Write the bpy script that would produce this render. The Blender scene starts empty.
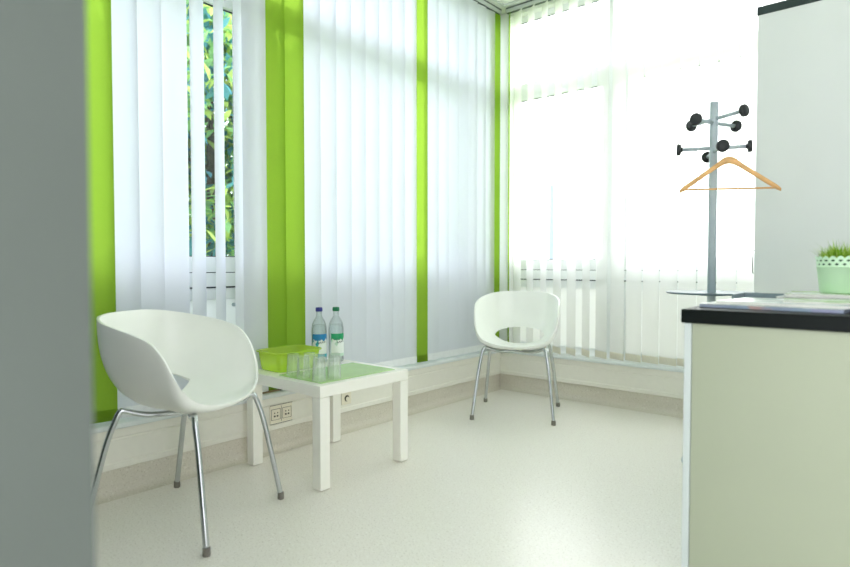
import bpy, bmesh, math, random
from mathutils import Vector, Matrix
random.seed(7)
S = bpy.context.scene
C = bpy.data.collections.new('scene_collection'); S.collection.children.link(C)
PI = math.pi

# ------------------------------------------------------------------ materials
def nodes(name):
    m = bpy.data.materials.new(name); m.use_nodes = True
    nt = m.node_tree; nt.nodes.clear()
    out = nt.nodes.new('ShaderNodeOutputMaterial')
    return m, nt, out
def N(nt, t, **kw):
    n = nt.nodes.new(t)
    for k, v in kw.items():
        if k in n.inputs: n.inputs[k].default_value = v
        else: setattr(n, k, v)
    return n
def lin(c):
    f = lambda v: v/12.92 if v <= .04045 else ((v+.055)/1.055)**2.4
    return (f(c[0]/255), f(c[1]/255), f(c[2]/255), 1)
def pbr(name, rgb, rough=.5, metal=0., spec=.5, noise=0., scale=30., bump=0., coat=0.):
    """principled surface with a gentle object-space colour variation"""
    m, nt, out = nodes(name)
    b = N(nt, 'ShaderNodeBsdfPrincipled', Roughness=rough, Metallic=metal)
    b.inputs['Specular IOR Level'].default_value = spec
    b.inputs['Coat Weight'].default_value = coat
    c = lin(rgb)
    b.inputs['Base Color'].default_value = c
    if noise or bump:
        tc = N(nt, 'ShaderNodeTexCoord'); nz = N(nt, 'ShaderNodeTexNoise', Scale=scale, Detail=4.)
        nt.links.new(tc.outputs['Object'], nz.inputs['Vector'])
        if noise:
            r = N(nt, 'ShaderNodeValToRGB')
            r.color_ramp.elements[0].position = .35; r.color_ramp.elements[1].position = .65
            r.color_ramp.elements[0].color = tuple(v*(1-noise) for v in c[:3])+(1,)
            r.color_ramp.elements[1].color = tuple(min(1, v*(1+noise)) for v in c[:3])+(1,)
            nt.links.new(nz.outputs['Fac'], r.inputs['Fac']); nt.links.new(r.outputs['Color'], b.inputs['Base Color'])
        if bump:
            bp = N(nt, 'ShaderNodeBump', Strength=bump, Distance=.002)
            nt.links.new(nz.outputs['Fac'], bp.inputs['Height']); nt.links.new(bp.outputs['Normal'], b.inputs['Normal'])
    nt.links.new(b.outputs['BSDF'], out.inputs['Surface'])
    return m
def fabric(name, rgb_front, rgb_through, fac, weave=.06, see=0.):
    """thin woven slat cloth: reflects on its lit side and lets light through from behind"""
    m, nt, out = nodes(name)
    tc = N(nt, 'ShaderNodeTexCoord')
    mp = N(nt, 'ShaderNodeMapping'); mp.inputs['Scale'].default_value = (900, 900, 160)
    nz = N(nt, 'ShaderNodeTexNoise', Scale=1., Detail=2.)
    nt.links.new(tc.outputs['Object'], mp.inputs['Vector']); nt.links.new(mp.outputs['Vector'], nz.inputs['Vector'])
    def col(rgb):
        c = lin(rgb); mx = N(nt, 'ShaderNodeMix', data_type='RGBA')
        mx.inputs[6].default_value = tuple(v*(1-weave) for v in c[:3])+(1,)
        mx.inputs[7].default_value = tuple(min(1, v*(1+weave)) for v in c[:3])+(1,)
        nt.links.new(nz.outputs['Fac'], mx.inputs[0]); return mx.outputs[2]
    d = N(nt, 'ShaderNodeBsdfDiffuse'); t = N(nt, 'ShaderNodeBsdfTranslucent'); mx = N(nt, 'ShaderNodeMixShader', Fac=fac)
    nt.links.new(col(rgb_front), d.inputs['Color']); nt.links.new(col(rgb_through), t.inputs['Color'])
    nt.links.new(d.outputs[0], mx.inputs[1]); nt.links.new(t.outputs[0], mx.inputs[2])
    last = mx
    if see:
        tr = N(nt, 'ShaderNodeBsdfTransparent'); m2 = N(nt, 'ShaderNodeMixShader', Fac=see)
        tr.inputs['Color'].default_value = lin(rgb_through)
        nt.links.new(mx.outputs[0], m2.inputs[1]); nt.links.new(tr.outputs[0], m2.inputs[2]); last = m2
    nt.links.new(last.outputs[0], out.inputs['Surface'])
    return m
def schlick(nt, f0=.04, k=5.):
    lw = N(nt, 'ShaderNodeLayerWeight', Blend=.5)
    p = N(nt, 'ShaderNodeMath', operation='POWER'); p.inputs[1].default_value = k
    m = N(nt, 'ShaderNodeMath', operation='MULTIPLY_ADD'); m.inputs[1].default_value = 1-f0; m.inputs[2].default_value = f0
    nt.links.new(lw.outputs['Facing'], p.inputs[0]); nt.links.new(p.outputs[0], m.inputs[0]); return m
def clear(name, tint=(250, 252, 252), ior=1.45, rough=.02, edge=0.):
    """thin-walled clear glass: straight-through light plus fresnel reflection"""
    m, nt, out = nodes(name)
    tr = N(nt, 'ShaderNodeBsdfTransparent'); g = N(nt, 'ShaderNodeBsdfGlossy', Roughness=rough); mx = N(nt, 'ShaderNodeMixShader')
    tr.inputs['Color'].default_value = lin(tint)
    fr = schlick(nt, ((ior-1)/(ior+1))**2)
    nt.links.new(fr.outputs[0], mx.inputs[0]); nt.links.new(tr.outputs[0], mx.inputs[1]); nt.links.new(g.outputs[0], mx.inputs[2])
    if edge:                                    # longer path through the wall at grazing angles
        lw = N(nt, 'ShaderNodeLayerWeight', Blend=.25)
        c = N(nt, 'ShaderNodeMix', data_type='RGBA')
        c.inputs[6].default_value = lin(tint); c.inputs[7].default_value = tuple(v*(1-edge) for v in lin(tint)[:3])+(1,)
        nt.links.new(lw.outputs['Facing'], c.inputs[0]); nt.links.new(c.outputs[2], tr.inputs['Color'])
    nt.links.new(mx.outputs[0], out.inputs['Surface'])
    return m
def tumbler(name, fac):
    """clear glass with a little white mixed in to imitate bright reflections"""
    m = clear(name, (254, 255, 254), 1.55, .05, .05); nt = m.node_tree
    out = next(n for n in nt.nodes if n.type == 'OUTPUT_MATERIAL'); src = out.inputs['Surface'].links[0].from_socket
    t = N(nt, 'ShaderNodeBsdfTranslucent'); t.inputs['Color'].default_value = (.95, .97, .96, 1)
    d = N(nt, 'ShaderNodeBsdfDiffuse'); d.inputs['Color'].default_value = (.95, .97, .96, 1)
    a = N(nt, 'ShaderNodeMixShader', Fac=.5); x = N(nt, 'ShaderNodeMixShader', Fac=fac)  # pale share stands in for reflected highlights on the glass
    nt.links.new(t.outputs[0], a.inputs[1]); nt.links.new(d.outputs[0], a.inputs[2])
    nt.links.new(src, x.inputs[1]); nt.links.new(a.outputs[0], x.inputs[2]); nt.links.new(x.outputs[0], out.inputs['Surface'])
    return m
def milky(name, rgb, trans=.4, sss=.5, rough=.2, tint=None):
    """see-through coloured plastic or frosted glass"""
    m, nt, out = nodes(name)
    c = lin(rgb)
    tr = N(nt, 'ShaderNodeBsdfTransparent'); tr.inputs['Color'].default_value = lin(tint) if tint else c
    d = N(nt, 'ShaderNodeBsdfDiffuse'); d.inputs['Color'].default_value = c
    t = N(nt, 'ShaderNodeBsdfTranslucent'); t.inputs['Color'].default_value = c
    a = N(nt, 'ShaderNodeMixShader', Fac=sss); b = N(nt, 'ShaderNodeMixShader', Fac=trans)
    g = N(nt, 'ShaderNodeBsdfGlossy', Roughness=rough); fr = schlick(nt, .035); e = N(nt, 'ShaderNodeMixShader')
    L = nt.links.new
    L(d.outputs[0], a.inputs[1]); L(t.outputs[0], a.inputs[2]); L(a.outputs[0], b.inputs[1]); L(tr.outputs[0], b.inputs[2])
    L(fr.outputs[0], e.inputs[0]); L(b.outputs[0], e.inputs[1]); L(g.outputs[0], e.inputs[2]); L(e.outputs[0], out.inputs['Surface'])
    return m
def speckle(name, base, dark, light, scale, rough, bump=0.):
    """linoleum: a ground colour sprinkled with darker and lighter flecks"""
    m, nt, out = nodes(name); L = nt.links.new
    tc = N(nt, 'ShaderNodeTexCoord'); b = N(nt, 'ShaderNodeBsdfPrincipled', Roughness=rough)
    n1 = N(nt, 'ShaderNodeTexNoise', Scale=scale, Detail=3., Roughness=.7); n2 = N(nt, 'ShaderNodeTexNoise', Scale=scale*.55, Detail=2.)
    n3 = N(nt, 'ShaderNodeTexNoise', Scale=1.2, Detail=2.)
    for n in (n1, n2, n3): L(tc.outputs['Object'], n.inputs['Vector'])
    def ramp(src, lo, hi):
        r = N(nt, 'ShaderNodeMapRange'); r.inputs['From Min'].default_value = lo; r.inputs['From Max'].default_value = hi
        L(src, r.inputs['Value']); return r.outputs['Result']
    def mix(f, a, c):
        x = N(nt, 'ShaderNodeMix', data_type='RGBA'); L(f, x.inputs[0])
        for s, v in ((6, a), (7, c)):
            if isinstance(v, tuple): x.inputs[s].default_value = v
            else: L(v, x.inputs[s])
        return x.outputs[2]
    col = mix(ramp(n1.outputs['Fac'], .56, .72), lin(base), lin(dark))
    col = mix(ramp(n2.outputs['Fac'], .60, .70), col, lin(light))
    bl = lin(base); big = tuple(v*.93 for v in bl[:3])+(1,)
    mm = N(nt, 'ShaderNodeMath', operation='MULTIPLY'); mm.inputs[1].default_value = .25; L(n3.outputs['Fac'], mm.inputs[0])
    col = mix(mm.outputs[0], col, big)
    L(col, b.inputs['Base Color'])
    if bump:
        bp = N(nt, 'ShaderNodeBump', Strength=bump, Distance=.001); L(n3.outputs['Fac'], bp.inputs['Height']); L(bp.outputs['Normal'], b.inputs['Normal'])
    L(b.outputs[0], out.inputs['Surface'])
    return m
def printed(name, base, blot, scale, amount=.5, rough=.25):
    """magazine cover: soft blocks of printed colour on paper"""
    m, nt, out = nodes(name); L = nt.links.new
    tc = N(nt, 'ShaderNodeTexCoord'); b = N(nt, 'ShaderNodeBsdfPrincipled', Roughness=rough)
    v = N(nt, 'ShaderNodeTexVoronoi', Scale=scale); n = N(nt, 'ShaderNodeTexNoise', Scale=scale*.8, Detail=3.)
    L(tc.outputs['Object'], v.inputs['Vector']); L(tc.outputs['Object'], n.inputs['Vector'])
    hs = N(nt, 'ShaderNodeMix', data_type='RGBA', blend_type='MIX'); hs.inputs[0].default_value = .05
    hs.inputs[6].default_value = lin(blot); L(v.outputs['Color'], hs.inputs[7])
    r = N(nt, 'ShaderNodeMapRange'); r.inputs['From Min'].default_value = .62-amount*.3; r.inputs['From Max'].default_value = .66-amount*.25
    L(n.outputs['Fac'], r.inputs['Value'])
    x = N(nt, 'ShaderNodeMix', data_type='RGBA'); x.inputs[6].default_value = lin(base); L(r.outputs['Result'], x.inputs[0]); L(hs.outputs[2], x.inputs[7])
    L(x.outputs[2], b.inputs['Base Color']); L(b.outputs[0], out.inputs['Surface'])
    return m

M = dict(
    wall=pbr('wall_paint', (236, 238, 234), .75, noise=.02, scale=4),
    jamb=pbr('jamb_shade_grey', (84, 92, 87), .6, noise=.025, scale=5),  # dark grey carries the shade of the backlit doorway wall
    ceil=pbr('ceiling_paint', (232, 236, 228), .8, noise=.01, scale=6),
    floor=speckle('floor_lino', (241, 237, 229), (170, 160, 145), (250, 248, 242), 150, .30),
    cove=speckle('cove_lino', (220, 215, 202), (176, 167, 150), (232, 228, 217), 160, .45),
    trunk=pbr('trunking_plastic', (238, 236, 226), .35, noise=.01),
    sill=pbr('sill_laminate', (226, 232, 232), .3, noise=.01),
    frame=pbr('window_plastic', (236, 240, 240), .35, noise=.008),
    gasket=pbr('window_gasket', (58, 66, 72), .6, noise=.05),
    pane=clear('window_glass', (248, 252, 253), 1.45, .0),
    frost=milky('frosted_glass', (240, 242, 241), .0, .32, .3),
    frostb=milky('frosted_glass_bright', (240, 243, 244), .0, .42, .3),
    slat=fabric('white_slat_fabric', (238, 240, 244), (207, 212, 219), .5, .03),
    sheer=fabric('sheer_slat_fabric', (246, 246, 244), (250, 250, 248), .55, .03, .2),
    green=fabric('green_slat_fabric', (142, 178, 56), (154, 190, 66), .5, .10, .05),
    hem=pbr('hem_fabric', (226, 222, 206), .8, noise=.03, scale=60),
    hemw=pbr('white_hem_fabric', (234, 237, 238), .8, noise=.02, scale=60),
    rail=pbr('headrail_aluminium', (206, 212, 208), .4, .2, noise=.02),
    raildark=pbr('headrail_groove', (62, 72, 70), .6, noise=.05),
    shell=pbr('white_shell_plastic', (246, 248, 243), .28, noise=.006, scale=12, spec=.5),
    chrome=pbr('chrome', (196, 200, 203), .12, 1., noise=.03, scale=10),
    rubber=pbr('dark_rubber', (124, 120, 112), .6, noise=.08),
    lacquer=pbr('white_lacquer', (247, 246, 238), .35, noise=.006),
    mat=pbr('green_mat', (186, 222, 152), .14, noise=.04, scale=8, spec=.6),
    basket=milky('lime_plastic', (232, 255, 112), .5, .5, .15, (246, 255, 198)),
    glass=tumbler('tumbler_glass', .09),
    bottle=clear('bottle_glass', (246, 250, 249), 1.40, .03, .42),
    water=clear('still_water', (252, 254, 253), 1.33, .02, .1),
    bluecap=pbr('blue_cap', (32, 44, 140), .4, noise=.04),
    greencap=pbr('green_cap', (20, 120, 80), .4, noise=.04),
    labwhite=pbr('label_paper', (236, 240, 240), .45, noise=.01),
    labblue=pbr('label_blue', (36, 128, 190), .45, noise=.15, scale=40),
    labteal=pbr('label_teal', (60, 170, 190), .45, noise=.15, scale=40),
    labgreen=pbr('label_green', (30, 150, 100), .45, noise=.15, scale=40),
    labpale=pbr('label_pale_green', (196, 222, 208), .45, noise=.05, scale=40),
    labdark=pbr('label_print', (40, 44, 60), .5, noise=.1),
    steel=pbr('grey_lacquered_steel', (180, 194, 200), .4, .0, noise=.02),
    tray=pbr('blue_grey_tray', (96, 116, 126), .35, .0, noise=.04),
    knob=pbr('black_knob', (38, 42, 44), .5, noise=.1),
    wood=pbr('hanger_wood', (232, 182, 118), .45, noise=.16, scale=26),
    black=pbr('anthracite_laminate', (15, 21, 19), .42, spec=.12, noise=.1, scale=60),
    beige=pbr('beige_laminate', (163, 171, 148), .5, noise=.012, scale=4),
    grey=pbr('grey_edge_laminate', (200, 210, 208), .45, noise=.01),
    cab=pbr('pale_grey_laminate', (228, 234, 230), .5, noise=.012, scale=3),
    capm=pbr('cap_laminate', (44, 60, 58), .4, noise=.08, scale=30),
    pot=pbr('mint_enamel', (208, 240, 206), .38, noise=.01),
    potin=pbr('pot_inside', (52, 104, 72), .7, noise=.1),
    soil=pbr('potting_soil', (50, 42, 32), .9, noise=.3, scale=60, bump=.6),
    blade=fabric('grass_blades', (112, 160, 44), (160, 200, 70), .35, .3),
    blade2=fabric('grass_blades_light', (178, 208, 96), (200, 224, 120), .35, .3),
    socket=pbr('socket_plastic', (236, 230, 212), .35, noise=.01),
    hole=pbr('socket_recess', (70, 64, 54), .7, noise=.1),
    brown=pbr('brown_strip', (150, 128, 104), .6, noise=.1),
    doc=pbr('slate_plastic', (132, 148, 154), .4, noise=.05),
    paper=pbr('paper_edges', (226, 226, 220), .7, noise=.04, scale=200),
    mag1=printed('cover_pink', (204, 172, 164), (160, 174, 196), 14, .9),
    mag1d=pbr('cover_dark_edge', (46, 52, 62), .5, noise=.1),
    mag2=printed('cover_white', (238, 242, 238), (200, 214, 210), 10, .5),
    mag3=printed('cover_pale_green', (236, 240, 234), (176, 204, 150), 12, .6),
    mag4=printed('cover_pale_blue', (236, 239, 240), (170, 188, 206), 12, .7),
    bark=pbr('bark', (96, 84, 70), .9, noise=.25, scale=12, bump=.5),
    leafa=fabric('leaf_bright', (206, 228, 130), (222, 238, 140), .4, .25),
    leafb=fabric('leaf_mid', (146, 196, 136), (166, 208, 140), .4, .25),
    leafc=fabric('leaf_shade_teal', (100, 164, 184), (112, 174, 190), .3, .25),  # blue shadows among the foliage, put into the leaf colour
    lawn=speckle('outside_lawn', (136, 158, 96), (100, 126, 70), (168, 184, 120), 30, .9),
    bluepost=pbr('blue_grey_post', (152, 162, 174), .6, noise=.03),
)

# ------------------------------------------------------------------ mesh helpers
def obj(name, bm, mat, parent=None, smooth=False, bevel=0., seg=2):
    me = bpy.data.meshes.new(name)
    bm.normal_update(); bm.to_mesh(me); bm.free()
    o = bpy.data.objects.new(name, me); C.objects.link(o)
    for m in (mat if isinstance(mat, (list, tuple)) else [mat]): me.materials.append(m)
    if smooth:
        for p in me.polygons: p.use_smooth = True
    if bevel:
        md = o.modifiers.new('soft_edges', 'BEVEL'); md.width = bevel; md.segments = seg; md.limit_method = 'ANGLE'; md.angle_limit = math.radians(50)
    if parent: o.parent = parent
    return o
def box(bm, x0, x1, y0, y1, z0, z1, mi=0):
    v = [bm.verts.new(p) for p in ((x0,y0,z0),(x1,y0,z0),(x1,y1,z0),(x0,y1,z0),(x0,y0,z1),(x1,y0,z1),(x1,y1,z1),(x0,y1,z1))]
    for f in ((3,2,1,0),(4,5,6,7),(0,1,5,4),(1,2,6,5),(2,3,7,6),(3,0,4,7)):
        fc = bm.faces.new([v[i] for i in f]); fc.material_index = mi
    return v
def bx(*a):
    bm = bmesh.new(); box(bm, *a); return bm
def lathe(bm, prof, n=48, c=(0,0,0), cap0=False, cap1=False, mi=0):
    rings = []
    for r, z in prof:
        rings.append([bm.verts.new((c[0]+r*math.cos(2*PI*i/n), c[1]+r*math.sin(2*PI*i/n), c[2]+z)) for i in range(n)])
    for a, b in zip(rings, rings[1:]):
        for i in range(n):
            f = bm.faces.new((a[i], a[(i+1)%n], b[(i+1)%n], b[i])); f.material_index = mi; f.smooth = True
    if cap0: bm.faces.new(list(reversed(rings[0]))).material_index = mi
    if cap1: bm.faces.new(rings[-1]).material_index = mi
    return rings
def spline(pts, k=8):
    P = [Vector(p) for p in pts]; out = []
    for i in range(len(P)-1):
        p0, p1, p2, p3 = P[max(i-1,0)], P[i], P[i+1], P[min(i+2,len(P)-1)]
        for j in range(k):
            t = j/k
            out.append(.5*((2*p1)+(p2-p0)*t+(2*p0-5*p1+4*p2-p3)*t*t+(3*p1-p0-3*p2+p3)*t**3))
    out.append(P[-1]); return out
def tube(bm, pts, r, n=12, k=8, smooth_path=True):
    P = spline(pts, k) if smooth_path and len(pts) > 2 else [Vector(p) for p in pts]
    t0 = (P[1]-P[0]).normalized()
    ref = Vector((0,0,1)) if abs(t0.z) < .9 else Vector((1,0,0))
    u = t0.cross(ref).normalized(); rings = []
    for i, p in enumerate(P):
        t = (P[min(i+1,len(P)-1)]-P[max(i-1,0)]).normalized()
        u = (u-t*u.dot(t)).normalized(); w = t.cross(u)
        rr = r[i] if isinstance(r, (list, tuple)) else r
        rings.append([bm.verts.new(p+(u*math.cos(2*PI*j/n)+w*math.sin(2*PI*j/n))*rr) for j in range(n)])
    for a, b in zip(rings, rings[1:]):
        for j in range(n):
            bm.faces.new((a[j], a[(j+1)%n], b[(j+1)%n], b[j])).smooth = True
    bm.faces.new(list(reversed(rings[0]))); bm.faces.new(rings[-1])
def extrude_profile(bm, prof, axis, a, b, close=True):
    """prof: (u, z) outline; axis 'y' runs along the left wall (u = x), axis 'x' along the far wall (u = -y)"""
    def P(u, z, s): return (u, s, z) if axis == 'y' else (s, -u, z)
    A = [bm.verts.new(P(u, z, a)) for u, z in prof]; B = [bm.verts.new(P(u, z, b)) for u, z in prof]
    n = len(prof)
    for i in range(n if close else n-1):
        bm.faces.new((A[i], A[(i+1)%n], B[(i+1)%n], B[i]))
    if close: bm.faces.new(list(reversed(A))); bm.faces.new(B)
    bmesh.ops.recalc_face_normals(bm, faces=bm.faces)
def thing(name, label, cat, loc=(0,0,0), rz=0., group=None):
    o = bpy.data.objects.new(name, None); C.objects.link(o); o.empty_display_size = .1
    o.location = loc; o.rotation_euler = (0,0,rz); tag(o, label, cat, group); return o
def tag(o, label, cat, group=None):
    o['label'] = label; o['category'] = cat
    if group: o['group'] = group
    return o
def struct(name, bm, mat, parent=None, **k):
    o = obj(name, bm, mat, parent, **k)
    if not parent: o['kind'] = 'structure'
    return o
def copy_tree(o, parent=None):
    c = o.copy(); C.objects.link(c)
    if parent: c.parent = parent
    for ch in list(o.children): copy_tree(ch, c)
    return c

# ------------------------------------------------------------------ room shell
XR, YF = 4.3, -3.69            # far right end of the room, inner face of the doorway wall
ZC = 2.915
struct('floor', bx(-.02, XR, -6.2, .02, -.08, 0), M['floor'])
struct('ceiling', bx(-.3, XR, -6.2, .3, ZC, ZC+.12), M['ceil'])
bm = bmesh.new(); box(bm, -.22, 0, -3.9, .22, -.08, .285); box(bm, -.22, -.06, -3.9, .22, ZC-.04, ZC)
struct('wall_left', bm, M['wall'])
bm = bmesh.new(); box(bm, 0, XR, 0, .22, -.08, .285); box(bm, -.06, XR, .06, .22, ZC-.04, ZC); box(bm, 2.35, XR, .06, .22, .285, ZC-.04)
struct('wall_back', bm, M['wall'])
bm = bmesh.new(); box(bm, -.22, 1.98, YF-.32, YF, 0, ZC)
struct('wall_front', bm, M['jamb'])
bm = bmesh.new(); box(bm, XR, XR+.12, -3.0, .2, 0, ZC)
struct('wall_right', bm, M['wall'])
# corner post between the two window walls
struct('trim_1', bx(-.13, .058, .022, .16, .305, ZC-.04), M['wall'], bevel=.003)
# ceiling edge strip along both window walls
bm = bmesh.new(); box(bm, .07, .085, YF, -.085, ZC-.012, ZC); box(bm, .07, XR, -.085, -.07, ZC-.012, ZC)
struct('trim_2', bm, M['rail'])
# coved lino skirting
def cove_prof():
    p = [(-.004, .122), (.008, .122), (.0085, .045)]
    for i in range(7):
        a = i/6*PI/2; p.append((.0085+.036*(1-math.cos(a)), .004+.036*(1-math.sin(a))))
    p += [(.055, .0005), (-.004, .0005)]
    return p
bm = bmesh.new(); extrude_profile(bm, cove_prof(), 'y', YF, .0); struct('baseboard_left', bm, M['cove'])
bm = bmesh.new(); extrude_profile(bm, cove_prof(), 'x', .0, XR); struct('baseboard_back', bm, M['cove'])
# cable trunking with a stepped lid, and the window sill above it
tp = [(0,.118),(.030,.118),(.034,.121),(.034,.143),(.030,.147),(.030,.240),(.027,.243),(.027,.247),(.031,.250),(.031,.283),(0,.283)]
bm = bmesh.new(); extrude_profile(bm, tp, 'y', YF, .0); struct('trim_3', bm, M['trunk'])
bm = bmesh.new(); extrude_profile(bm, tp, 'x', .0, XR); struct('trim_4', bm, M['trunk'])
sp = [(-.10,.287),(.046,.287),(.051,.291),(.051,.306),(.046,.310),(-.10,.310)]
bm = bmesh.new(); extrude_profile(bm, sp, 'y', YF, -.0); struct('trim_5', bm, M['sill'])
bm = bmesh.new(); extrude_profile(bm, sp, 'x', -.0, XR); struct('trim_6', bm, M['sill'])

# ------------------------------------------------------------------ windows
def window(idx, wall, a0, a1, sub=None, handle=None, hz=.76):
    """a0..a1: extent along the wall; frame 7 cm deep, transom at 2.27-2.36, double rail at .85-1.0"""
    d0, d1 = -.12, -.152                      # depth behind the wall face
    def B(bm, s0, s1, z0, z1, e0=d0, e1=d1):
        if wall == 'left': box(bm, e1, e0, s0, s1, z0, z1)
        else: box(bm, s0, s1, -e0, -e1, z0, z1)
    root = thing('window_%d' % idx, '', ''); del root['label']; del root['category']; root['kind'] = 'structure'
    root.name = 'window_%d' % idx
    f = bmesh.new(); w = .055
    B(f, a0, a0+w, .305, 2.875); B(f, a1-w, a1, .305, 2.875)
    B(f, a0+w, a1-w, 2.83, 2.875); B(f, a0+w, a1-w, 2.265, 2.36); B(f, a0+w, a1-w, .305, .36)
    B(f, a0+w, a1-w, .925, 1.0); B(f, a0+w, a1-w, .853, .921, d0+.006); B(f, a0+w, a1-w, .79, .846, d0-.004)
    # sashes stand slightly proud of the frame
    for z0, z1 in ((1.0, 2.265), (.36, .79)):
        B(f, a0+w, a0+w+.035, z0, z1, d0+.012); B(f, a1-w-.035, a1-w, z0, z1, d0+.012)
    B(f, a0+w+.035, a1-w-.035, 2.23, 2.265, d0+.012)
    obj('window_frame', f, M['frame'], root, bevel=.003)
    g = bmesh.new(); t = .005
    for z0, z1 in ((1.0, 2.23), (2.36, 2.83)):
        e = w+.035 if z0 == 1.0 else w
        B(g, a0+e, a0+e+t, z0, z1, d0-.012, d0-.02); B(g, a1-e-t, a1-e, z0, z1, d0-.012, d0-.02)
        B(g, a0+e, a1-e, z0, z0+t, d0-.012, d0-.02); B(g, a0+e, a1-e, z1-t, z1, d0-.012, d0-.02)
    B(g, a0+w, a1-w, .846, .853, d0-.002, d0-.03); B(g, a0+w, a1-w, .921, .925, d0-.012, d0-.03)
    B(g, a0+w, a1-w, 2.262, 2.2665, d0+.004, d0-.02)
    obj('gasket', g, M['gasket'], root)
    for z0, z1, m in ((1.0, 2.23, 'pane'), (2.36, 2.83, 'pane'), (.36, .79, 'frostb' if wall == 'left' else 'frost')):
        p = bmesh.new(); e = w+.035 if z0 != 2.36 else w
        B(p, a0+e-.005, a1-e+.005, z0-.005, z1+.005, d0-.021, d0-.026)
        obj('pane', p, M[m], root)
    if handle is not None:
        h = bmesh.new()
        if wall == 'left':        # lever turned away from the hinge side
            box(h, d0+.012, d0+.02, handle-.014, handle+.014, hz-.035, hz+.035)
            tube(h, [(d0+.02, handle, hz), (d0+.05, handle, hz), (d0+.056, handle-.02, hz-.002), (d0+.056, handle-.09, hz+.004)], .009)
        else:
            box(h, handle-.014, handle+.014, -d0-.02, -d0-.012, hz-.035, hz+.035)
            tube(h, [(handle, -d0-.02, hz), (handle, -d0-.05, hz), (handle, -d0-.056, hz+.02), (handle, -d0-.056, hz+.115)], .008)
        obj('handle', h, M['steel'], root, bevel=.002)
    return root
window(1, 'left', -3.75, -2.135, handle=-2.20)
window(2, 'left', -2.13, -.36)
window(3, 'left', -.35, .115)
window(4, 'back', -.005, .872)
window(5, 'back', .878, 1.96)

# ------------------------------------------------------------------ vertical blinds
def slat_mesh(w, z0, z1, z1h=None):
    """one hanging slat, origin on its pivot, width along local x, with a very slight bow"""
    bm = bmesh.new(); n = 6; nz = 1
    cols = []
    for i in range(n+1):
        u = (i/n-.5)*w; b = .0035*(1-(2*i/n-1)**2)
        cols.append((bm.verts.new((u, b, z0)), bm.verts.new((u, b, z1))))
    for a, b in zip(cols, cols[1:]): bm.faces.new((a[0], b[0], b[1], a[1])).smooth = True
    return bm
def hem_mesh(w, z0, z1):
    bm = bmesh.new(); n = 6; A = []; B = []
    for i in range(n+1):
        u = (i/n-.5)*w; b = .0035*(1-(2*i/n-1)**2)
        A.append((bm.verts.new((u, b-.0016, z0)), bm.verts.new((u, b-.0016, z1))))
        B.append((bm.verts.new((u, b+.0016, z0)), bm.verts.new((u, b+.0016, z1))))
    for i in range(n):
        bm.faces.new((A[i][0], A[i+1][0], A[i+1][1], A[i][1])); bm.faces.new((B[i+1][0], B[i][0], B[i][1], B[i+1][1]))
        bm.faces.new((A[i][1], A[i+1][1], B[i+1][1], B[i][1])); bm.faces.new((A[i+1][0], A[i][0], B[i][0], B[i+1][0]))
    bm.faces.new((A[0][0], A[0][1], B[0][1], B[0][0])); bm.faces.new((A[n][1], A[n][0], B[n][0], B[n][1]))
    return bm
W, ZB, ZT = .127, .318, 2.872
SM = {}
def blind(label, wall, a0, a1, slats, hem):
    """slats: (position along the wall, turn in degrees, cloth)"""
    root = thing('vertical_blind', label, 'blind', (0,0,0), 0, 'vertical blinds at the windows')
    r = bmesh.new(); d = bmesh.new()
    if wall == 'left':
        box(r, -.022, .022, a0, a1, ZT+.006, ZC); box(d, -.012, .012, a0, a1, ZT+.004, ZT+.0065); box(d, .022, .0235, a0, a1, ZC-.012, ZC-.004)
    else:
        box(r, a0, a1, -.022, .022, ZT+.006, ZC); box(d, a0, a1, -.012, .012, ZT+.004, ZT+.0065); box(d, a0, a1, -.0235, -.022, ZC-.012, ZC-.004)
    hr = obj('headrail', r, M['rail'], root); obj('groove', d, M['raildark'], hr)
    for s, turn, cloth in slats:
        key = (cloth, wall)
        if key not in SM:
            o = obj('slat', slat_mesh(W, ZB, ZT), M[cloth])
            h = obj('hem', hem_mesh(W, ZB-.001, ZB+.045), M[hem], o)
            if cloth == 'green': h.data.materials.clear(); h.data.materials.append(M['green'])
            SM[key] = o
        else:
            src = SM[key]; o = src.copy(); C.objects.link(o)
            h = src.children[0].copy(); C.objects.link(h); h.parent = o
        o.parent = root
        if cloth == 'green': o['label'] = 'lime green slat'
        if wall == 'left': o.location = (0, s, 0); o.rotation_euler = (0, 0, PI*1.5+math.radians(turn))
        else: o.location = (s, 0, 0); o.rotation_euler = (0, 0, -math.radians(turn))
    return root
def jit(a, v): return a+random.uniform(-v, v)
P = .1136
L1 = [(-1.962, -9, 'green'), (-2.083, -7, 'green'), (-2.199, -8, 'slat'), (-2.283, 34, 'slat'), (-2.390, 39, 'slat'), (-2.499, 33, 'slat'),
      (-2.615, -9, 'slat'), (-2.729, -9, 'slat'), (-2.833, -8, 'slat'), (-2.936, -7, 'green'), (-3.05, -8, 'green'), (-3.16, -9, 'slat'), (-3.27, -8, 'slat'), (-3.38, -9, 'slat')]
yy = -3.46
blind('white vertical blind behind the near chair, three slats turned open on the trees', 'left', yy, -1.91, L1, 'hemw')
L2 = []
for k in range(8): L2.append((-1.907+P*(k+.5), jit(-9, 1.5), 'slat'))
L2.append((-.943, -8, 'green'))
yy = -.943+P
for k in range(7): L2.append((yy, jit(-9, 1.5), 'slat')); yy += P*.985
L2.append((-.082, -10, 'green'))
blind('closed white vertical blind behind the bottles, one green slat midway and one at the corner', 'left', -1.905, -.025, L2, 'hemw')
L3 = [(.076, 50, 'green')]
x = .155
while x < .90: L3.append((x, jit(35, 6), 'sheer')); x += .113
blind('half open sheer white blind above the far chair, a thin green slat at its edge', 'back', .06, .90, L3, 'hem')
L4 = []
while x < 2.3: L4.append((x, jit(21, 4), 'sheer')); x += .113
blind('sheer white vertical blind behind the coat stand, its slats nearly closed', 'back', .905, 2.33, L4, 'hem')

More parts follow.
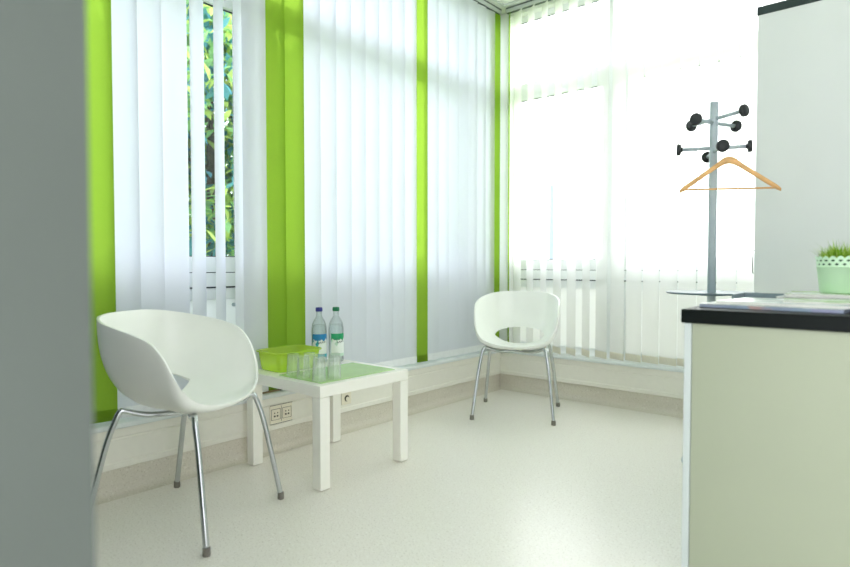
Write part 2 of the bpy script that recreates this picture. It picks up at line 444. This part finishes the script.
# ------------------------------------------------------------------ outside
struct('ground', bx(-40, -.3, -30, 30, -.5, -.3), M['lawn']).name = 'outside_lawn'
struct('ground_b', bx(-.3, 30, .6, 30, -.5, -.3), M['lawn']).name = 'outside_lawn_strip'
def tree(label, x, y, h, rx, n, trunk_r, z0, seed, ry=None):
    R = random.Random(seed); ry = ry or rx
    root = thing('leafy_tree', label, 'tree', (x, y, -.3), 0, 'trees outside the window')
    t = bmesh.new(); tube(t, [(0,0,0), (.05,.02,h*.25), (-.03,.05,h*.5), (.02,0,h*.8)], [trunk_r*(1-.7*i/24) for i in range(25)], 12)
    for k in range(7):
        a = k*2.4; z = h*(.3+.07*k)
        tube(t, [(0,0,z), (.5*rx*math.cos(a), .5*rx*math.sin(a), z+.35), (.85*rx*math.cos(a), .85*ry*math.sin(a), z+.9)], .025)
    obj('trunk', t, M['bark'], root)
    bm = bmesh.new(); zc = (h+z0)/2; rz = (h-z0)/2
    clumps = []
    for _ in range(140):
        a = R.uniform(0, 2*PI); cz = R.uniform(-1, 1); q = math.sqrt(1-cz*cz)*R.uniform(.55, 1)
        clumps.append((rx*q*math.cos(a), ry*q*math.sin(a), zc+rz*cz))
    for _ in range(n):
        c = R.choice(clumps); s = R.uniform(.07, .12); dd = R.gauss(0, 1)
        p = Vector((c[0]+R.gauss(0,.22), c[1]+R.gauss(0,.22), c[2]+R.gauss(0,.2)))
        e = Matrix.Rotation(R.uniform(0, 6.3), 3, 'Z') @ Matrix.Rotation(R.uniform(-1.3, 1.3), 3, 'X')
        vs = [bm.verts.new(p+e@Vector(q)) for q in ((0,-s,0), (s*.45,-s*.2,.015), (s*.3,s*.5,.01), (0,s,-.01), (-s*.3,s*.5,.01), (-s*.45,-s*.2,.015))]
        f = bm.faces.new(vs); f.material_index = R.choice((0,0,1,1,2,2))
    obj('foliage', bm, [M['leafa'], M['leafb'], M['leafc']], root)
tree('leafy tree seen through the open slats beyond the first window', -4.5, .12, 4.3, 1.6, 34000, .13, .1, 3, 1.8)
tree('bushy tree behind the green slats next to the doorway wall', -3.6, -3.3, 3.0, .7, 4500, .1, .1, 5)
tree('tree standing behind the closed blind, showing only at slat edges', -6.2, 3.8, 3.2, 1.3, 4000, .12, .1, 9)

def post(label, x, y, h, r):
    b = bmesh.new(); lathe(b, [(r*1.6, 0), (r*1.6, .12), (r, .16), (r*.9, h-.02), (r*.7, h), (.0001, h)], 16, cap0=True)
    o = tag(obj('garden_post', b, M['bluepost']), label, 'post', 'posts outside'); o.location = (x, y, -.3)
post('short blue grey post seen faintly outside through the blind above the far chair', -2.289, 5.093, 2.6, .085)
post('tall blue grey post seen faintly outside through the blind left of the coat stand', -.77, 5.74, 4.1, .07)

# ------------------------------------------------------------------ chairs
def shell_object(parent):
    half = [(0,-.272,.782), (.10,-.266,.780), (.172,-.238,.772), (.224,-.172,.757), (.250,-.09,.741), (.260,-.01,.722), (.260,.055,.697),
            (.256,.103,.645), (.246,.133,.580), (.225,.153,.528), (.185,.171,.490), (.12,.185,.468), (.055,.191,.460), (0,.193,.458)]
    H = spline(half, 5); loop = H+[Vector((-p.x, p.y, p.z)) for p in reversed(H[1:-1])]
    n = len(loop); m = 26; c = Vector((0, -.03, .431)); e = 2/2.5
    bm = bmesh.new(); ctr = bm.verts.new(c); rings = []
    for j in range(1, m+1):
        ph = (j/m)*PI/2; u = math.sin(ph)**e; v = 1-math.cos(ph)**e if j < m else 1.
        rings.append([bm.verts.new((c.x+(p.x-c.x)*u, c.y+(p.y-c.y)*u, c.z+(p.z-c.z)*v)) for p in loop])
    for i in range(n): bm.faces.new((ctr, rings[0][(i+1)%n], rings[0][i]))
    for a, b in zip(rings, rings[1:]):
        for i in range(n): bm.faces.new((a[i], a[(i+1)%n], b[(i+1)%n], b[i]))
    bmesh.ops.recalc_face_normals(bm, faces=bm.faces)
    if bm.faces[0].normal.z < 0: bmesh.ops.reverse_faces(bm, faces=bm.faces)
    o = obj('seat_shell', bm, M['shell'], None, smooth=True)
    cut = bmesh.new(); A = []; B = []
    for i in range(40):
        a = 2*PI*i/40; ca, sa = math.cos(a), math.sin(a)
        px = .165*math.copysign(abs(ca)**.85, ca); pz = .486+.050*math.copysign(abs(sa)**.85, sa)
        A.append(cut.verts.new((px, -.5, pz))); B.append(cut.verts.new((px, -.112, pz)))
    for i in range(40): cut.faces.new((A[i], A[(i+1)%40], B[(i+1)%40], B[i]))
    cut.faces.new(list(reversed(A))); cut.faces.new(B); bmesh.ops.recalc_face_normals(cut, faces=cut.faces)
    co = obj('cutter', cut, M['shell'])
    s = o.modifiers.new('s', 'SOLIDIFY'); s.thickness = .009; s.offset = -1
    b = o.modifiers.new('b', 'BOOLEAN'); b.object = co; b.operation = 'DIFFERENCE'; b.solver = 'EXACT'
    v = o.modifiers.new('v', 'BEVEL'); v.width = .003; v.segments = 2; v.limit_method = 'ANGLE'; v.angle_limit = math.radians(55)
    bpy.context.view_layer.update()
    dg = bpy.context.evaluated_depsgraph_get()
    me = bpy.data.meshes.new_from_object(o.evaluated_get(dg))
    o.modifiers.clear(); o.data = me
    for p in me.polygons: p.use_smooth = True
    try: me.set_sharp_from_angle(angle=math.radians(40))
    except Exception: pass
    bpy.data.objects.remove(co); o.parent = parent
    return o
def make_chair(label):
    t = thing('tub_chair', label, 'chair', group='white tub chairs')
    shell_object(t)
    for sx in (-1, 1):
        for sy in (-1, 1):
            k = (sx, sy)
            b = bmesh.new()
            ty = .172 if sy > 0 else .150
            tube(b, [(sx*x, sy*(ty/.196*x if x < .197 else ty+(x-.196)*(.249-ty)/.053), z) for x, z in ((.0, .407), (.06, .409), (.11, .414), (.148, .427), (.168, .437), (.185, .440), (.198, .408), (.213, .32), (.231, .17), (.249, .012))], .0105, 12, 5)
            l = obj('leg', b, M['chrome'], t)
            f = bmesh.new(); lathe(f, [(.0115, .028), (.0130, .026), (.0136, .004), (.0125, .0), ], 16, (sx*.2485, sy*.2485, 0), True, True); bmesh.ops.recalc_face_normals(f, faces=f.faces)
            obj('foot_cap', f, M['rubber'], l)
    return t
def face(o, c, f): o.location = (c[0], c[1], 0); o.rotation_euler = (0, 0, math.atan2(f[1], f[0])-PI/2)
ch = make_chair('white tub chair beside the grey doorway edge, turned towards the table')
face(ch, (.44, -2.79), (.9, .43))
c2 = copy_tree(ch); face(c2, (.532, -.60), (.42, -.9))
c2['label'] = 'white tub chair alone in the window corner, oval back opening showing'

# ------------------------------------------------------------------ side table and what stands on it
TX, TY = .355, -2.035
tb = thing('side_table', 'low square white side table with thick straight legs, carrying glasses and bottles', 'table', (TX, TY, 0))
obj('tabletop', bx(-.275, .275, -.275, .275, .40, .45), M['lacquer'], tb, bevel=.002)
for sx in (-1, 1):
    for sy in (-1, 1):
        x0, y0 = sx*.2475, sy*.2475
        obj('leg', bx(x0-.0265, x0+.0265, y0-.0265, y0+.0265, .004, .3985), M['lacquer'], tb, bevel=.002)
        pass
bm = bmesh.new(); box(bm, .288, .590, -2.272, -1.812, .4505, .4535)
for i in range(22):                              # fine raised ribs across the mat
    yb = -2.262+i*.0208; box(bm, .296, .582, yb, yb+.008, .4535, .4540)
tag(obj('placemat', bm, M['mat'], bevel=.0006), 'flat green ribbed placemat lying on the white side table under the glasses', 'placemat')

def rrect(cx, cy, hx, hy, r, n=6):
    out = []
    for qx, qy, a0 in ((1,1,0), (-1,1,PI/2), (-1,-1,PI), (1,-1,1.5*PI)):
        for i in range(n+1):
            a = a0+PI/2*i/n; out.append((cx+qx*(hx-r)+r*math.cos(a), cy+qy*(hy-r)+r*math.sin(a)))
    return out
def rloft(bm, secs):
    rings = [[bm.verts.new((x, y, z)) for x, y in rrect(0, 0, hx, hy, r)] for hx, hy, r, z in secs]
    for a, b in zip(rings, rings[1:]):
        for i in range(len(a)): bm.faces.new((a[i], a[(i+1)%len(a)], b[(i+1)%len(a)], b[i])).smooth = True
    return rings
bk = thing('storage_basket', 'translucent lime green plastic box on the back edge of the side table', 'box', (.167, -2.122, .4505), 0)
bm = bmesh.new()
rg = rloft(bm, [(.080,.112,.03,.0), (.086,.118,.034,.006), (.097,.131,.04,.092), (.0955,.1295,.04,.092), (.0845,.1165,.033,.0075), (.079,.111,.03,.0025)])
bm.faces.new(list(reversed(rg[0]))); bm.faces.new(rg[-1])
obj('box_body', bm, M['basket'], bk)
bm = bmesh.new(); rloft(bm, [(.097,.131,.04,.092), (.106,.140,.045,.090), (.1065,.1405,.045,.0945), (.105,.139,.045,.0965), (.0955,.1295,.04,.0965), (.0955,.1295,.04,.092)])
obj('rim', bm, M['basket'], bk)

def make_glass():
    bm = bmesh.new()                             # a tumbler standing upside down: wide lip below, thick foot on top
    lathe(bm, [(.0300,0), (.0304,.001), (.0300,.002), (.0262,.090), (.0258,.0975), (.0245,.1), (.0001,.1)], 32)
    lathe(bm, [(.0300,0), (.0282,.001), (.0245,.086), (.0215,.091), (.0001,.091)], 32)
    return obj('drinking_glass', bm, M['glass'], smooth=False)
gl0 = make_glass()
gpos = [(.352,-2.238,'upturned clear glass nearest the green box at the end of the front row'),
        (.436,-2.246,'second upturned clear glass in the front row counted from the green box'),
        (.545,-2.246,'upturned clear glass standing on the front corner of the green mat'),
        (.556,-2.168,'upturned clear glass at the mat edge nearest the empty half of the mat'),
        (.395,-2.178,'upturned clear glass in the back row, next to the green box'),
        (.468,-2.182,'upturned clear glass in the middle of the cluster, ringed by the others'),
        (.490,-2.110,'upturned clear glass at the back of the cluster, in front of the green capped bottle')]
for i, (x, y, lb) in enumerate(gpos):
    g = gl0 if i == 0 else gl0.copy()
    if i: C.objects.link(g)
    g.location = (x, y, .4542); g.rotation_euler = (0, 0, i*.7)
    tag(g, lb, 'glass', 'upturned drinking glasses')
def bottle(x, y, label, cap, top, mid, turn):
    b = thing('water_bottle', label, 'bottle', (x, y, .4505), turn, 'water bottles on the table')
    bm = bmesh.new()
    lathe(bm, [(.0001,.006), (.025,.004), (.034,.0), (.0385,.004), (.0395,.012), (.0395,.165), (.0388,.180), (.0352,.202), (.0275,.220), (.0185,.234), (.0152,.241), (.0142,.246), (.0142,.262), (.0158,.263), (.0158,.268), (.0138,.269), (.0138,.272)], 40)
    obj('bottle_body', bm, M['bottle'], b)
    bm = bmesh.new(); lathe(bm, [(.0001,.009), (.033,.009), (.0365,.014), (.0370,.155), (.035,.175), (.029,.197), (.0001,.197)], 40)
    obj('water', bm, M['water'], b)
    bm = bmesh.new(); lathe(bm, [(.0165,.266), (.0172,.268), (.0172,.285), (.016,.287), (.0001,.287)], 24, cap0=True)
    for i in range(24):
        a = 2*PI*i/24; cx, cy = .0172*math.cos(a), .0172*math.sin(a); box(bm, cx-.0008, cx+.0008, cy-.0008, cy+.0008, .268, .283)
    obj('cap', bm, M[cap], b)
    bm = bmesh.new(); R = .0400                 # the label wraps the side towards the room: pale paper, coloured sky over white peaks
    def patch(a0, a1, zlo, zhi, mi, r=R, k=28):
        for i in range(k):
            q0, q1 = a0+(a1-a0)*i/k, a0+(a1-a0)*(i+1)/k
            f0 = zlo(i/k) if callable(zlo) else zlo; f1 = zlo((i+1)/k) if callable(zlo) else zlo
            h0 = zhi(i/k) if callable(zhi) else zhi; h1 = zhi((i+1)/k) if callable(zhi) else zhi
            v = [bm.verts.new((r*math.cos(q), r*math.sin(q), z)) for q, z in ((q0,f0), (q1,f1), (q1,h1), (q0,h0))]
            bm.faces.new(v).material_index = mi
    patch(-1.15, 1.15, .030, .150, 0)
    pk = lambda s: .112+.016*abs(math.sin(s*9.4))*(.6+.4*math.sin(s*23))
    patch(-1.15, 1.15, pk, .150, 1, R+.0003)
    patch(-1.15, -.2, lambda s: .098+.012*math.sin(s*6), lambda s: .112+.012*math.sin(s*7+1), 2, R+.0002)
    patch(-.35, .75, lambda s: .101+.003*math.sin(s*26)+.006*s, lambda s: .1055+.004*math.sin(s*26)+.006*s, 3, R+.0006, 40)   # a dark illegible script line
    patch(-1.15, 1.15, .030, .046, 2, R+.0003)
    obj('label', bm, [M['labwhite'], M[top], M[mid], M['labdark']], b)
bottle(.128, -1.902, 'clear water bottle with a blue cap and a blue label, standing behind the green box', 'bluecap', 'labblue', 'labteal', -.55)
bottle(.174, -1.826, 'clear water bottle with a green cap and a green label', 'greencap', 'labgreen', 'labpale', -.25)

# ------------------------------------------------------------------ sockets on the trunking, strip on the sill
def pins(bm, y, z, x):
    for dy in (-.0095, .0095):
        lathe_y = [(.0028, 0)]
        n = 10; A = [bm.verts.new((x, y+dy+.0028*math.cos(2*PI*i/n), z+.0028*math.sin(2*PI*i/n))) for i in range(n)]
        bm.faces.new(A)
def disc_x(bm, x0, x1, y, z, r, n=28, mi=0):
    A = [bm.verts.new((x0, y+r*math.cos(2*PI*i/n), z+r*math.sin(2*PI*i/n))) for i in range(n)]
    B = [bm.verts.new((x1, y+r*math.cos(2*PI*i/n), z+r*math.sin(2*PI*i/n))) for i in range(n)]
    for i in range(n): bm.faces.new((A[i], A[(i+1)%n], B[(i+1)%n], B[i])).material_index = mi
    bm.faces.new(B).material_index = mi
def double_socket():
    t = thing('wall_socket', 'cream double socket plate on the white trunking beside the table leg', 'socket', (.031, -2.078, .197))
    obj('plate', bx(0, .006, -.068, .068, -.046, .046), M['socket'], t, bevel=.002)
    bm = bmesh.new(); box(bm, .006, .0066, -.069, .069, .0465, .0485); box(bm, .006, .0066, -.069, .069, -.0485, -.0465); box(bm, .0061, .0066, -.001, .001, -.04, .04)
    for yc in (-.034, .034):
        for a, b, c, d in ((-.028, .028, .026, .028), (-.028, .028, -.028, -.026), (-.028, -.026, -.028, .028), (.026, .028, -.028, .028)):
            box(bm, .0061, .0066, yc+a, yc+b, c, d)
    obj('joint_lines', bm, M['hole'], t)
    for yc in (-.034, .034):
        b = bmesh.new(); disc_x(b, .006, .009, yc, .004, .021); box(b, .006, .0085, yc-.02, yc+.02, -.026, -.02)
        o = obj('socket_insert', b, M['socket'], t)
        h = bmesh.new(); box(h, .009, .0095, yc-.014, yc-.004, -.012, -.004); box(h, .009, .0095, yc+.003, yc+.013, -.012, -.004)
        for dy in (-.009, .009):
            disc_x(h, .009, .0095, yc+dy, .008, .0035, 12)
        obj('pin_holes', h, M['hole'], o)
double_socket()
t = thing('wall_socket', 'round single socket on the white trunking seen between the table legs', 'socket', (.031, -1.629, .198))
obj('plate', bx(0, .005, -.036, .036, -.036, .036), M['socket'], t, bevel=.002)
b = bmesh.new(); disc_x(b, .005, .007, 0, 0, .022); obj('socket_insert', b, M['socket'], t)
b = bmesh.new(); disc_x(b, .007, .0075, 0, 0, .018); obj('recess', b, M['hole'], t)
b = bmesh.new(); disc_x(b, .0075, .0095, .004, -.004, .012); obj('pin_holder', b, M['socket'], t)
st = thing('window_strip', 'thin brown strip with a black tip lying on the sill behind the table', 'strip', (.0, -2.13, .3105))
obj('strip_body', bx(-.03, .02, -.11, .055, 0, .006), M['brown'], st, bevel=.001)
obj('end_tip', bx(-.031, .021, .055, .075, 0, .008), M['knob'], st, bevel=.001)

# ------------------------------------------------------------------ coat stand and hanger
CX, CY = 1.7755, -.8794
cs = thing('coat_stand', 'tall grey coat stand with black disc knobs standing in front of the blinds', 'coat stand', (CX, CY, 0))
b = bmesh.new(); lathe(b, [(.0001,0), (.118,0), (.122,.008), (.12,.022), (.05,.034), (.03,.046), (.0001,.046)], 48); obj('base', b, M['steel'], cs)
b = bmesh.new(); lathe(b, [(.0001,.02), (.0185,.02), (.0185,1.722), (.0175,1.725), (.0001,1.725)], 24); obj('pole', b, M['steel'], cs)
b = bmesh.new(); lathe(b, [(.0187,.815), (.06,.815), (.10,.822), (.195,.8235), (.2,.828), (.2,.832), (.196,.832), (.185,.829), (.06,.8275), (.0187,.828)], 56); obj('tray', b, M['tray'], cs)
rt = Vector((.7595, .6505, 0)); fw = Vector((-.6505, .7595, 0))
def arm(ang, z, rise, R=.150):
    d = Vector((math.cos(ang), math.sin(ang), 0)); up = Vector((0,0,1))
    end = d*R+up*rise
    b = bmesh.new(); tube(b, [d*.012+up*z, end+up*z], .0085, 10, 1, False)
    o = obj('arm', b, M['steel'], cs)
    k = bmesh.new(); ax = end.normalized(); u = ax.cross(up).normalized(); w = u.cross(ax); n = 28
    prof = [(.010,-.016), (.012,-.010), (.0255,-.008), (.0275,-.005), (.0275,.006), (.025,.010), (.0001,.0115)]
    rings = []
    for r, s in prof:
        rings.append([k.verts.new(end+up*z+ax*s+(u*math.cos(2*PI*i/n)+w*math.sin(2*PI*i/n))*r) for i in range(n)])
    for A, B in zip(rings, rings[1:]):
        for i in range(n): k.faces.new((A[i], B[i], B[(i+1)%n], A[(i+1)%n])).smooth = True
    bmesh.ops.recalc_face_normals(k, faces=k.faces)
    obj('knob', k, M['knob'], o)
D = math.radians
for ang, z, rise in ((338, 1.646, .006), (147, 1.646, .002), (255, 1.627, -.002), (65.5, 1.627, .001)): arm(D(ang), z, rise)
for ang, z, rise in ((16, 1.508, .0), (196, 1.510, .004), (299, 1.492, .0), (115, 1.492, .002)): arm(D(ang), z, rise)
# hanger: hangs from the lower arm that points at the doorway
dF = Vector((math.cos(D(299)), math.sin(D(299)), 0))
hp = Vector((CX, CY, 1.4965))+dF*.112
hg = thing('coat_hanger', 'wooden coat hanger hanging from a lower arm of the coat stand', 'hanger', (hp.x, hp.y, hp.z), D(29))
OX = .037                                        # sideways offset of the wood below the hook
b = bmesh.new()
half = [(.226,-.189,.0075), (.21,-.178,.0115), (.17,-.152,.0125), (.11,-.112,.0125), (.06,-.079,.0130), (.035,-.062,.0155), (.018,-.053,.0165), (0,-.050,.0165)]
secs = [(-x, z, h) for x, z, h in half]+[(x, z, h) for x, z, h in reversed(half[:-1])]
rr = []
for x, z, h in secs:
    ring = []
    for i in range(14):
        a = 2*PI*i/14; ring.append(b.verts.new((x*.93+OX, .0065*math.cos(a)+.014*(x/.22)**2*-1, z-.012+h*math.sin(a))))
    rr.append(ring)
for A, B in zip(rr, rr[1:]):
    for i in range(14): b.faces.new((A[i], A[(i+1)%14], B[(i+1)%14], B[i])).smooth = True
b.faces.new(rr[0]); b.faces.new(list(reversed(rr[-1]))); bmesh.ops.recalc_face_normals(b, faces=b.faces)
obj('shoulder_bow', b, M['wood'], hg)
b = bmesh.new(); tube(b, [(-.192+OX, -.012, -.193), (.192+OX, -.012, -.193)], .0042, 10, 1, False); obj('trouser_bar', b, M['wood'], hg)
b = bmesh.new(); tube(b, [(OX,0,-.06), (OX,0,-.03), (OX+.003,0,-.012), (OX-.006,0,.006), (OX-.026,0,.0125), (OX-.048,0,.005), (OX-.056,0,-.012)], .0017, 8, 6); obj('hook', b, M['chrome'], hg)

# ------------------------------------------------------------------ reception counter
CB = thing('reception_counter', 'beige fronted counter cabinet under the dark worktop', 'cabinet', (2.035, -2.126, 0))
obj('side_panel', bx(0, .019, 0, .70, 0, .7935), M['grey'], CB, bevel=.0012)
obj('front_panel', bx(.0205, 1.40, .003, .022, .0, .7935), M['beige'], CB, bevel=.001)
obj('back_panel', bx(.0205, 1.40, .68, .70, .0, .7935), M['beige'], CB, bevel=.001)
obj('shelf', bx(.0205, 1.40, .025, .678, .38, .40), M['grey'], CB)
tag(obj('counter_worktop', bx(2.027, 3.45, -2.132, -1.40, .794, .834), M['black'], bevel=.0022), 'dark anthracite worktop lying on the beige counter', 'worktop')

# tall cabinet behind the counter
TC = thing('tall_cabinet', 'tall pale grey cabinet with a dark top, standing behind the potted plant', 'cabinet', (1.90, -.62, 0))
obj('body', bx(0, 1.2, .018, .42, .06, 2.175), M['cab'], TC, bevel=.0015)
obj('back_panel', bx(.0, 1.2, 0, .0175, .06, 2.175), M['cab'], TC, bevel=.0015)
b = bmesh.new(); tube(b, [(-.0005,.10,.918), (-.021,.10,.919), (-.0265,.10,.930), (-.0265,.10,1.024), (-.021,.10,1.035), (-.0005,.10,1.036)], .0022, 10, 4); obj('handle', b, M['gasket'], TC)
obj('plinth', bx(.02, 1.18, .03, .40, 0, .0595), M['capm'], TC)
obj('top_board', bx(-.004, 1.204, -.004, .424, 2.1755, 2.215), M['capm'], TC, bevel=.0015)

# ------------------------------------------------------------------ magazines, document box, plant
def magazine(name, label, x0, x1, y0, y1, z0, h, rot, cover, edge, sag=0.):
    """a stapled booklet: soft curved cover over a block of pages"""
    cx, cy = (x0+x1)/2, (y0+y1)/2; hx, hy = (x1-x0)/2, (y1-y0)/2
    t = thing(name, label, 'magazine', (cx, cy, z0), math.radians(rot), 'magazines on the counter')
    n = 16
    def sheet(za, zb, mat, nm, inset):
        b = bmesh.new(); A = []
        for i in range(n+1):
            u = -1+2*i/n; s = h*sag*(1-abs(u)**1.6)
            A.append([b.verts.new((u*(hx-inset), v*(hy-inset), z+s*(z > 0))) for v, z in ((-1, za), (1, za), (1, zb), (-1, zb))])
        for p, q in zip(A, A[1:]):
            for i in range(4): b.faces.new((p[i], p[(i+1)%4], q[(i+1)%4], q[i]))
        b.faces.new(list(reversed(A[0]))); b.faces.new(A[-1]); bmesh.ops.recalc_face_normals(b, faces=b.faces)
        obj(nm, b, mat, t)
    sheet(.0, .0009, edge, 'back_cover', 0)
    sheet(.001, h-.001, M['paper'] if edge is not M['mag1d'] else M['mag1'], 'pages', .002)
    sheet(h-.0009, h, cover, 'front_cover', 0)
    return h
z = .8345
magazine('magazine', 'wide dark edged pink magazine, lowest on the counter and reaching to its front edge', 2.055, 2.415, -2.045, -1.80, z, .011, -4, M['mag2'], M['mag1d'])
magazine('magazine', 'white magazine lying slanted on the pink one', 2.095, 2.44, -2.02, -1.76, z+.0115, .008, -6, M['mag2'], M['paper'])
magazine('magazine', 'pale blue printed magazine lowest in the stack under the plant pot', 2.17, 2.50, -1.735, -1.45, z, .012, 3, M['mag4'], M['paper'])
magazine('magazine', 'pale magazine in the middle of the stack under the plant pot', 2.20, 2.50, -1.73, -1.46, z+.0125, .012, -4, M['mag2'], M['paper'])
magazine('magazine', 'pale green printed magazine topmost under the plant pot', 2.21, 2.49, -1.725, -1.46, z+.025, .010, 5, M['mag3'], M['paper'])
magazine('magazine', 'thin green dotted booklet resting on top of the white magazine at the counter front', 2.245, 2.46, -1.99, -1.80, z+.020, .005, 9, M['mag3'], M['paper'])
db = thing('document_tray', 'slate grey low document tray at the back corner of the counter', 'tray', (2.115, -1.505, .8345), D(2))
obj('tray_floor', bx(-.085, .05, -.09, .10, 0, .004), M['doc'], db)
b = bmesh.new(); box(b, -.085, -.08, -.09, .10, .0042, .021); box(b, -.0798, .05, .095, .10, .0042, .021); obj('tray_wall', b, M['doc'], db)

PX, PY, PZ = 2.352, -1.60, z+.0355
pl = thing('potted_grass', 'mint green pot of grass with a lace cut rim, standing on the magazines', 'plant', (PX, PY, PZ))
b = bmesh.new(); r0, r1, hz_ = .057, .070, .122
rad = lambda zz: r0+(r1-r0)*zz/hz_
lathe(b, [(.0001,.002), (r0-.004,.0), (r0,.004), (rad(.0825),.0825), (rad(.083)+.0014,.083), (rad(.0855)+.0014,.0855), (rad(.086),.086)], 60)
NB = 21
for row, (za, zb) in enumerate(((.086, .098), (.098, .110))):   # two rows of punched diamonds
    for i in range(NB):
        off = .5*row
        def pt(s, tt): a = 2*PI*(i+off+s)/NB; zz = za+(zb-za)*tt; return (rad(zz)*math.cos(a), rad(zz)*math.sin(a), zz)
        cs_ = [b.verts.new(pt(s, tt)) for s, tt in ((0,0), (.5,0), (1,0), (1,.5), (1,1), (.5,1), (0,1), (0,.5))]
        dm = [b.verts.new(pt(s, tt)) for s, tt in ((.5,.16), (.82,.5), (.5,.84), (.18,.5))]
        for f in ((0,1,0,3), (2,3,1,0), (4,5,2,1), (6,7,3,2)):
            pass
        q = [(cs_[7], cs_[0], cs_[1], dm[0], dm[3]), (cs_[1], cs_[2], cs_[3], dm[1], dm[0]), (cs_[3], cs_[4], cs_[5], dm[2], dm[1]), (cs_[5], cs_[6], cs_[7], dm[3], dm[2])]
        for f in q: b.faces.new(f)
for i in range(NB):                               # scalloped top edge
    vs = []
    for j in range(9):
        a = 2*PI*(i+.5+j/8)/NB; zz = .110+.0085*math.sin(PI*j/8)**.8
        vs.append(b.verts.new((rad(zz)*math.cos(a), rad(zz)*math.sin(a), zz)))
    b.faces.new(vs)
po = obj('pot', b, M['pot'], pl)
sm = po.modifiers.new('wall', 'SOLIDIFY'); sm.thickness = .0012
b = bmesh.new(); lathe(b, [(.0001,.012), (.053,.012), (.0655,.106), (.0640,.106), (.0635,.100)], 40); obj('inner_liner', b, M['potin'], pl)
b = bmesh.new(); lathe(b, [(.0634,.098), (.04,.100), (.0001,.101)], 30); obj('soil', b, M['soil'], pl)
b = bmesh.new(); R = random.Random(4)
for k in range(420):
    a = R.uniform(0, 2*PI); rr_ = .058*math.sqrt(R.random()); p = Vector((rr_*math.cos(a), rr_*math.sin(a), .098))
    ln = R.uniform(.035, .062) if R.random() < .9 else R.uniform(.07, .085); out = Vector((math.cos(a), math.sin(a), 0))*(rr_/.058)*R.uniform(.2, .85)+Vector((R.gauss(0,.18), R.gauss(0,.18), 0))
    side = Vector((-out.y, out.x, 0)); side = side.normalized() if side.length > 1e-3 else Vector((1,0,0))
    pr = None; w0 = R.uniform(.0014, .0024); mi = 0 if R.random() < .6 else 1
    for j in range(5):
        s = j/4; c = p+Vector((0,0,1))*ln*s*(1-.25*s*out.length)+out*ln*s*s*.8
        wd = w0*(1-s)**.7+.0001
        cur = (b.verts.new(c-side*wd), b.verts.new(c+side*wd))
        if pr: b.faces.new((pr[0], pr[1], cur[1], cur[0])).material_index = mi
        pr = cur
g = obj('grass', b, [M['blade'], M['blade2']], pl); g['kind'] = 'stuff'

# ------------------------------------------------------------------ daylight
w = bpy.data.worlds.new('daylight'); S.world = w; w.use_nodes = True; nt = w.node_tree; nt.nodes.clear()
out = nt.nodes.new('ShaderNodeOutputWorld'); bg = N(nt, 'ShaderNodeBackground', Strength=1.)
tc = N(nt, 'ShaderNodeTexCoord'); sx = N(nt, 'ShaderNodeSeparateXYZ'); nt.links.new(tc.outputs['Generated'], sx.inputs[0])
def mr(src, a, b_): r = N(nt, 'ShaderNodeMapRange'); r.inputs['From Min'].default_value = a; r.inputs['From Max'].default_value = b_; nt.links.new(src, r.inputs['Value']); return r.outputs['Result']
def mixc(f, a, b_):
    x = N(nt, 'ShaderNodeMix', data_type='RGBA'); nt.links.new(f, x.inputs[0])
    for s, v in ((6, a), (7, b_)):
        if isinstance(v, tuple): x.inputs[s].default_value = v
        else: nt.links.new(v, x.inputs[s])
    return x.outputs[2]
SKY_LEFT, SKY_BACK, FILL_ROOM = (3.8, 3.78, 4.3, 1), (5.6, 5.4, 5.45, 1), (1.66, 1.68, 1.74, 1)  # room-side value is fill light added through the open front
c1 = mixc(mr(sx.outputs['X'], -.5, .3), SKY_LEFT, FILL_ROOM)
c2_ = mixc(mr(sx.outputs['Y'], .1, .7), c1, SKY_BACK)
nt.links.new(c2_, bg.inputs['Color']); nt.links.new(bg.outputs[0], out.inputs['Surface'])

# ------------------------------------------------------------------ camera
cd = bpy.data.cameras.new('camera'); co = bpy.data.objects.new('camera', cd); C.objects.link(co); S.camera = co
F = 595.5; pitch = math.atan(18.5/F); head = math.atan(510/F)
cd.sensor_width = 36; cd.lens = F/850*36; cd.clip_start = .02; cd.clip_end = 200
co.location = (2.58, -3.91, .96); co.rotation_euler = (PI/2-pitch, 0, head)
cd.dof.use_dof = True; cd.dof.focus_distance = 3.0; cd.dof.aperture_fstop = 2.0

S.view_settings.view_transform = 'Standard'; S.view_settings.look = 'None'; S.view_settings.gamma = 1.; S.view_settings.use_curve_mapping = False
S.view_settings.exposure = 0.60
S.cycles.use_denoising = True; S.cycles.max_bounces = 12; S.cycles.diffuse_bounces = 6; S.cycles.transparent_max_bounces = 24
S.cycles.caustics_reflective = False; S.cycles.caustics_refractive = False
